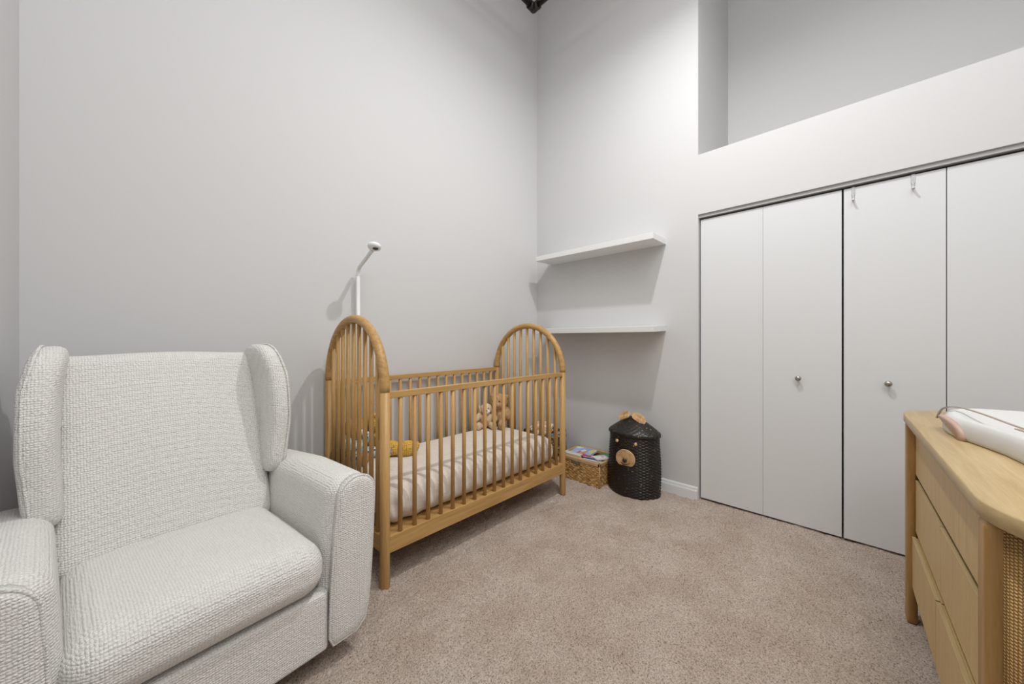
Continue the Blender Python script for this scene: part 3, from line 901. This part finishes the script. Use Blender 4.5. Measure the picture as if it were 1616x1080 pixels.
# ------------------------------------------------------------------ plush toys
def merged(mb, name, mat, parent, voxel=.006, smooth=4):
    o = mb.build(name, mat, parent)
    m_ = o.modifiers.new('remesh', 'REMESH'); m_.mode = 'VOXEL'; m_.voxel_size = voxel; m_.use_smooth_shade = True
    s_ = o.modifiers.new('smooth', 'SMOOTH'); s_.iterations = smooth
    return o
def rotm(x=0, y=0, z=0):
    return (Matrix.Rotation(R(z), 3, 'Z') @ Matrix.Rotation(R(y), 3, 'Y') @ Matrix.Rotation(R(x), 3, 'X'))
ZM = .437
def sitting_bear(name, label, cat, loc, rz, s, fur, hs=1.0, ears=True, muzzle=None, tilt=0, eye=True):
    t = thing(name, label, cat, loc, rz); t.scale = (s, s, s)
    b_ = MB()     # faces +x
    b_.ell((0, 0, .085), (.068, .072, .085))
    hc = Vector((.012, tilt, .205))
    b_.ell(hc, (.066*hs, .072*hs, .064*hs))
    for sy in (-1, 1):
        b_.ell((.085, sy*.058, .034), (.075, .034, .034), rotm(z=sy*18))
        b_.ell((.150, sy*.080, .044), (.030, .034, .044))
        b_.ell((.035, sy*.088, .115), (.036, .030, .062), rotm(x=sy*20, y=-38))
        if ears: b_.ell(hc+Vector((-.005, sy*.060*hs, .042*hs)), (.012, .020, .020))
    b_.ell(hc+Vector((.055*hs, 0, -.016*hs)), (.030*hs, .034*hs, .026*hs))
    merged(b_, 'body', fur, t)
    MB().ell(hc+Vector((.086*hs, 0, -.006)), (.008, .012, .009)).build('nose', M_black, t)
    for sy in (-1, 1): MB().ell(hc+Vector((.060*hs, sy*.026*hs, .014*hs)), (.006, .006, .006), n=12, m=8).build('eye', M_black, t)
    return t, hc
tb, _ = sitting_bear('teddy_bear', 'tan curly teddy bear sitting in the crib far corner', 'plush toy', (2.085, 2.170, ZM-.004), R(205), .97, M_tan_fur, 1.14)
# puppy
t, hc = sitting_bear('plush_puppy', 'white faced beige plush puppy leaning on the tan teddy bear', 'plush toy', (1.975, 2.212, ZM-.004), R(228), .74, M_beige_fur, .95, ears=False)
MB().ell(hc+Vector((.040, 0, -.022)), (.046, .045, .030)).build('muzzle', M_white_fur, t)
MB().ell(hc+Vector((.032, 0, .022)), (.036, .020, .044), rotm(y=-15)).build('blaze', M_white_fur, t)
MB().ell(hc+Vector((.088, 0, -.008)), (.009, .014, .009)).build('nose', M_black, t)
for sy in (-1, 1): MB().ell(hc+Vector((0, sy*.070, -.012)), (.030, .013, .050), rotm(x=sy*-14)).build('ear', M_beige_fur, t)
# brown bear in blue outfit
t, hc = sitting_bear('teddy_bear', 'brown plush bear in a pale blue printed outfit behind the arched end', 'plush toy', (.884, 2.195, ZM-.004), R(-62), .92, M_brown_fur, 1.0)
MB().ell((.004, 0, .086), (.074, .079, .074)).build('outfit', M_blueprint, t)
for sy in (-1, 1):
    MB().ell((.086, sy*.058, .036), (.066, .040, .038), rotm(z=sy*18)).build('trouser_leg', M_blueprint, t)
    MB().ell((.036, sy*.090, .120), (.040, .034, .052), rotm(x=sy*20, y=-38)).build('sleeve', M_blueprint, t)
MB().ell(hc+Vector((.055, 0, -.018)), (.032, .035, .026)).build('muzzle', M_white_fur, t)
# plain yellow knitted soft toy and its roll
t = thing('knitted_toy', 'plain yellow knitted soft toy propped in crib corner', 'plush toy', (1.040, 2.205, ZM-.004), R(-40))
b_ = MB(); b_.ell((0, 0, .075), (.055, .06, .075)); b_.ell((.005, 0, .195), (.062, .066, .066))
for sy in (-1, 1): b_.ell((0, sy*.045, .252), (.012, .020, .018)); b_.ell((.03, sy*.065, .10), (.03, .022, .05), rotm(y=-30))
merged(b_, 'body', M_yellow, t)
MB().ell((.066, .010, .190), (.010, .014, .011)).build('nose', M_black, t)
t = MB()
lumps = [(.00, 0, .030, .052, .034), (.060, -.006, .032, .040, .034), (.105, -.014, .033, .038, .035)]
pts = catmull([(-.10, .045, .040), (-.05, .030, .042), (0, .0, .043), (.04, -.012, .036), (.08, -.020, .040), (.115, -.025, .038), (.135, -.028, .030)], 6)
k_ = len(pts)
rad = [.045*min(1, .35+i*.16)*min(1, .35+(k_-1-i)*.16)*(1-.10*math.cos(i/k_*PI*5)) for i in range(k_)]
t.tube(pts, rad, 20)
o = t.build('knitted_roll', M_yellow); o.location = (1.085, 2.060, ZM+.002); o.rotation_euler = (0, 0, R(-22)); tag(o, 'yellow knitted plush roll lying on the crib sheet', 'plush toy')
o = lumpy('plush_cushion', (.905, 2.02, ZM+.045), (.036, .046, .042), M_denim, 'small blue printed ball between the soft toys', 'plush toy', 1.5, .05)
o.location = (1.03, 2.075, ZM+.040)
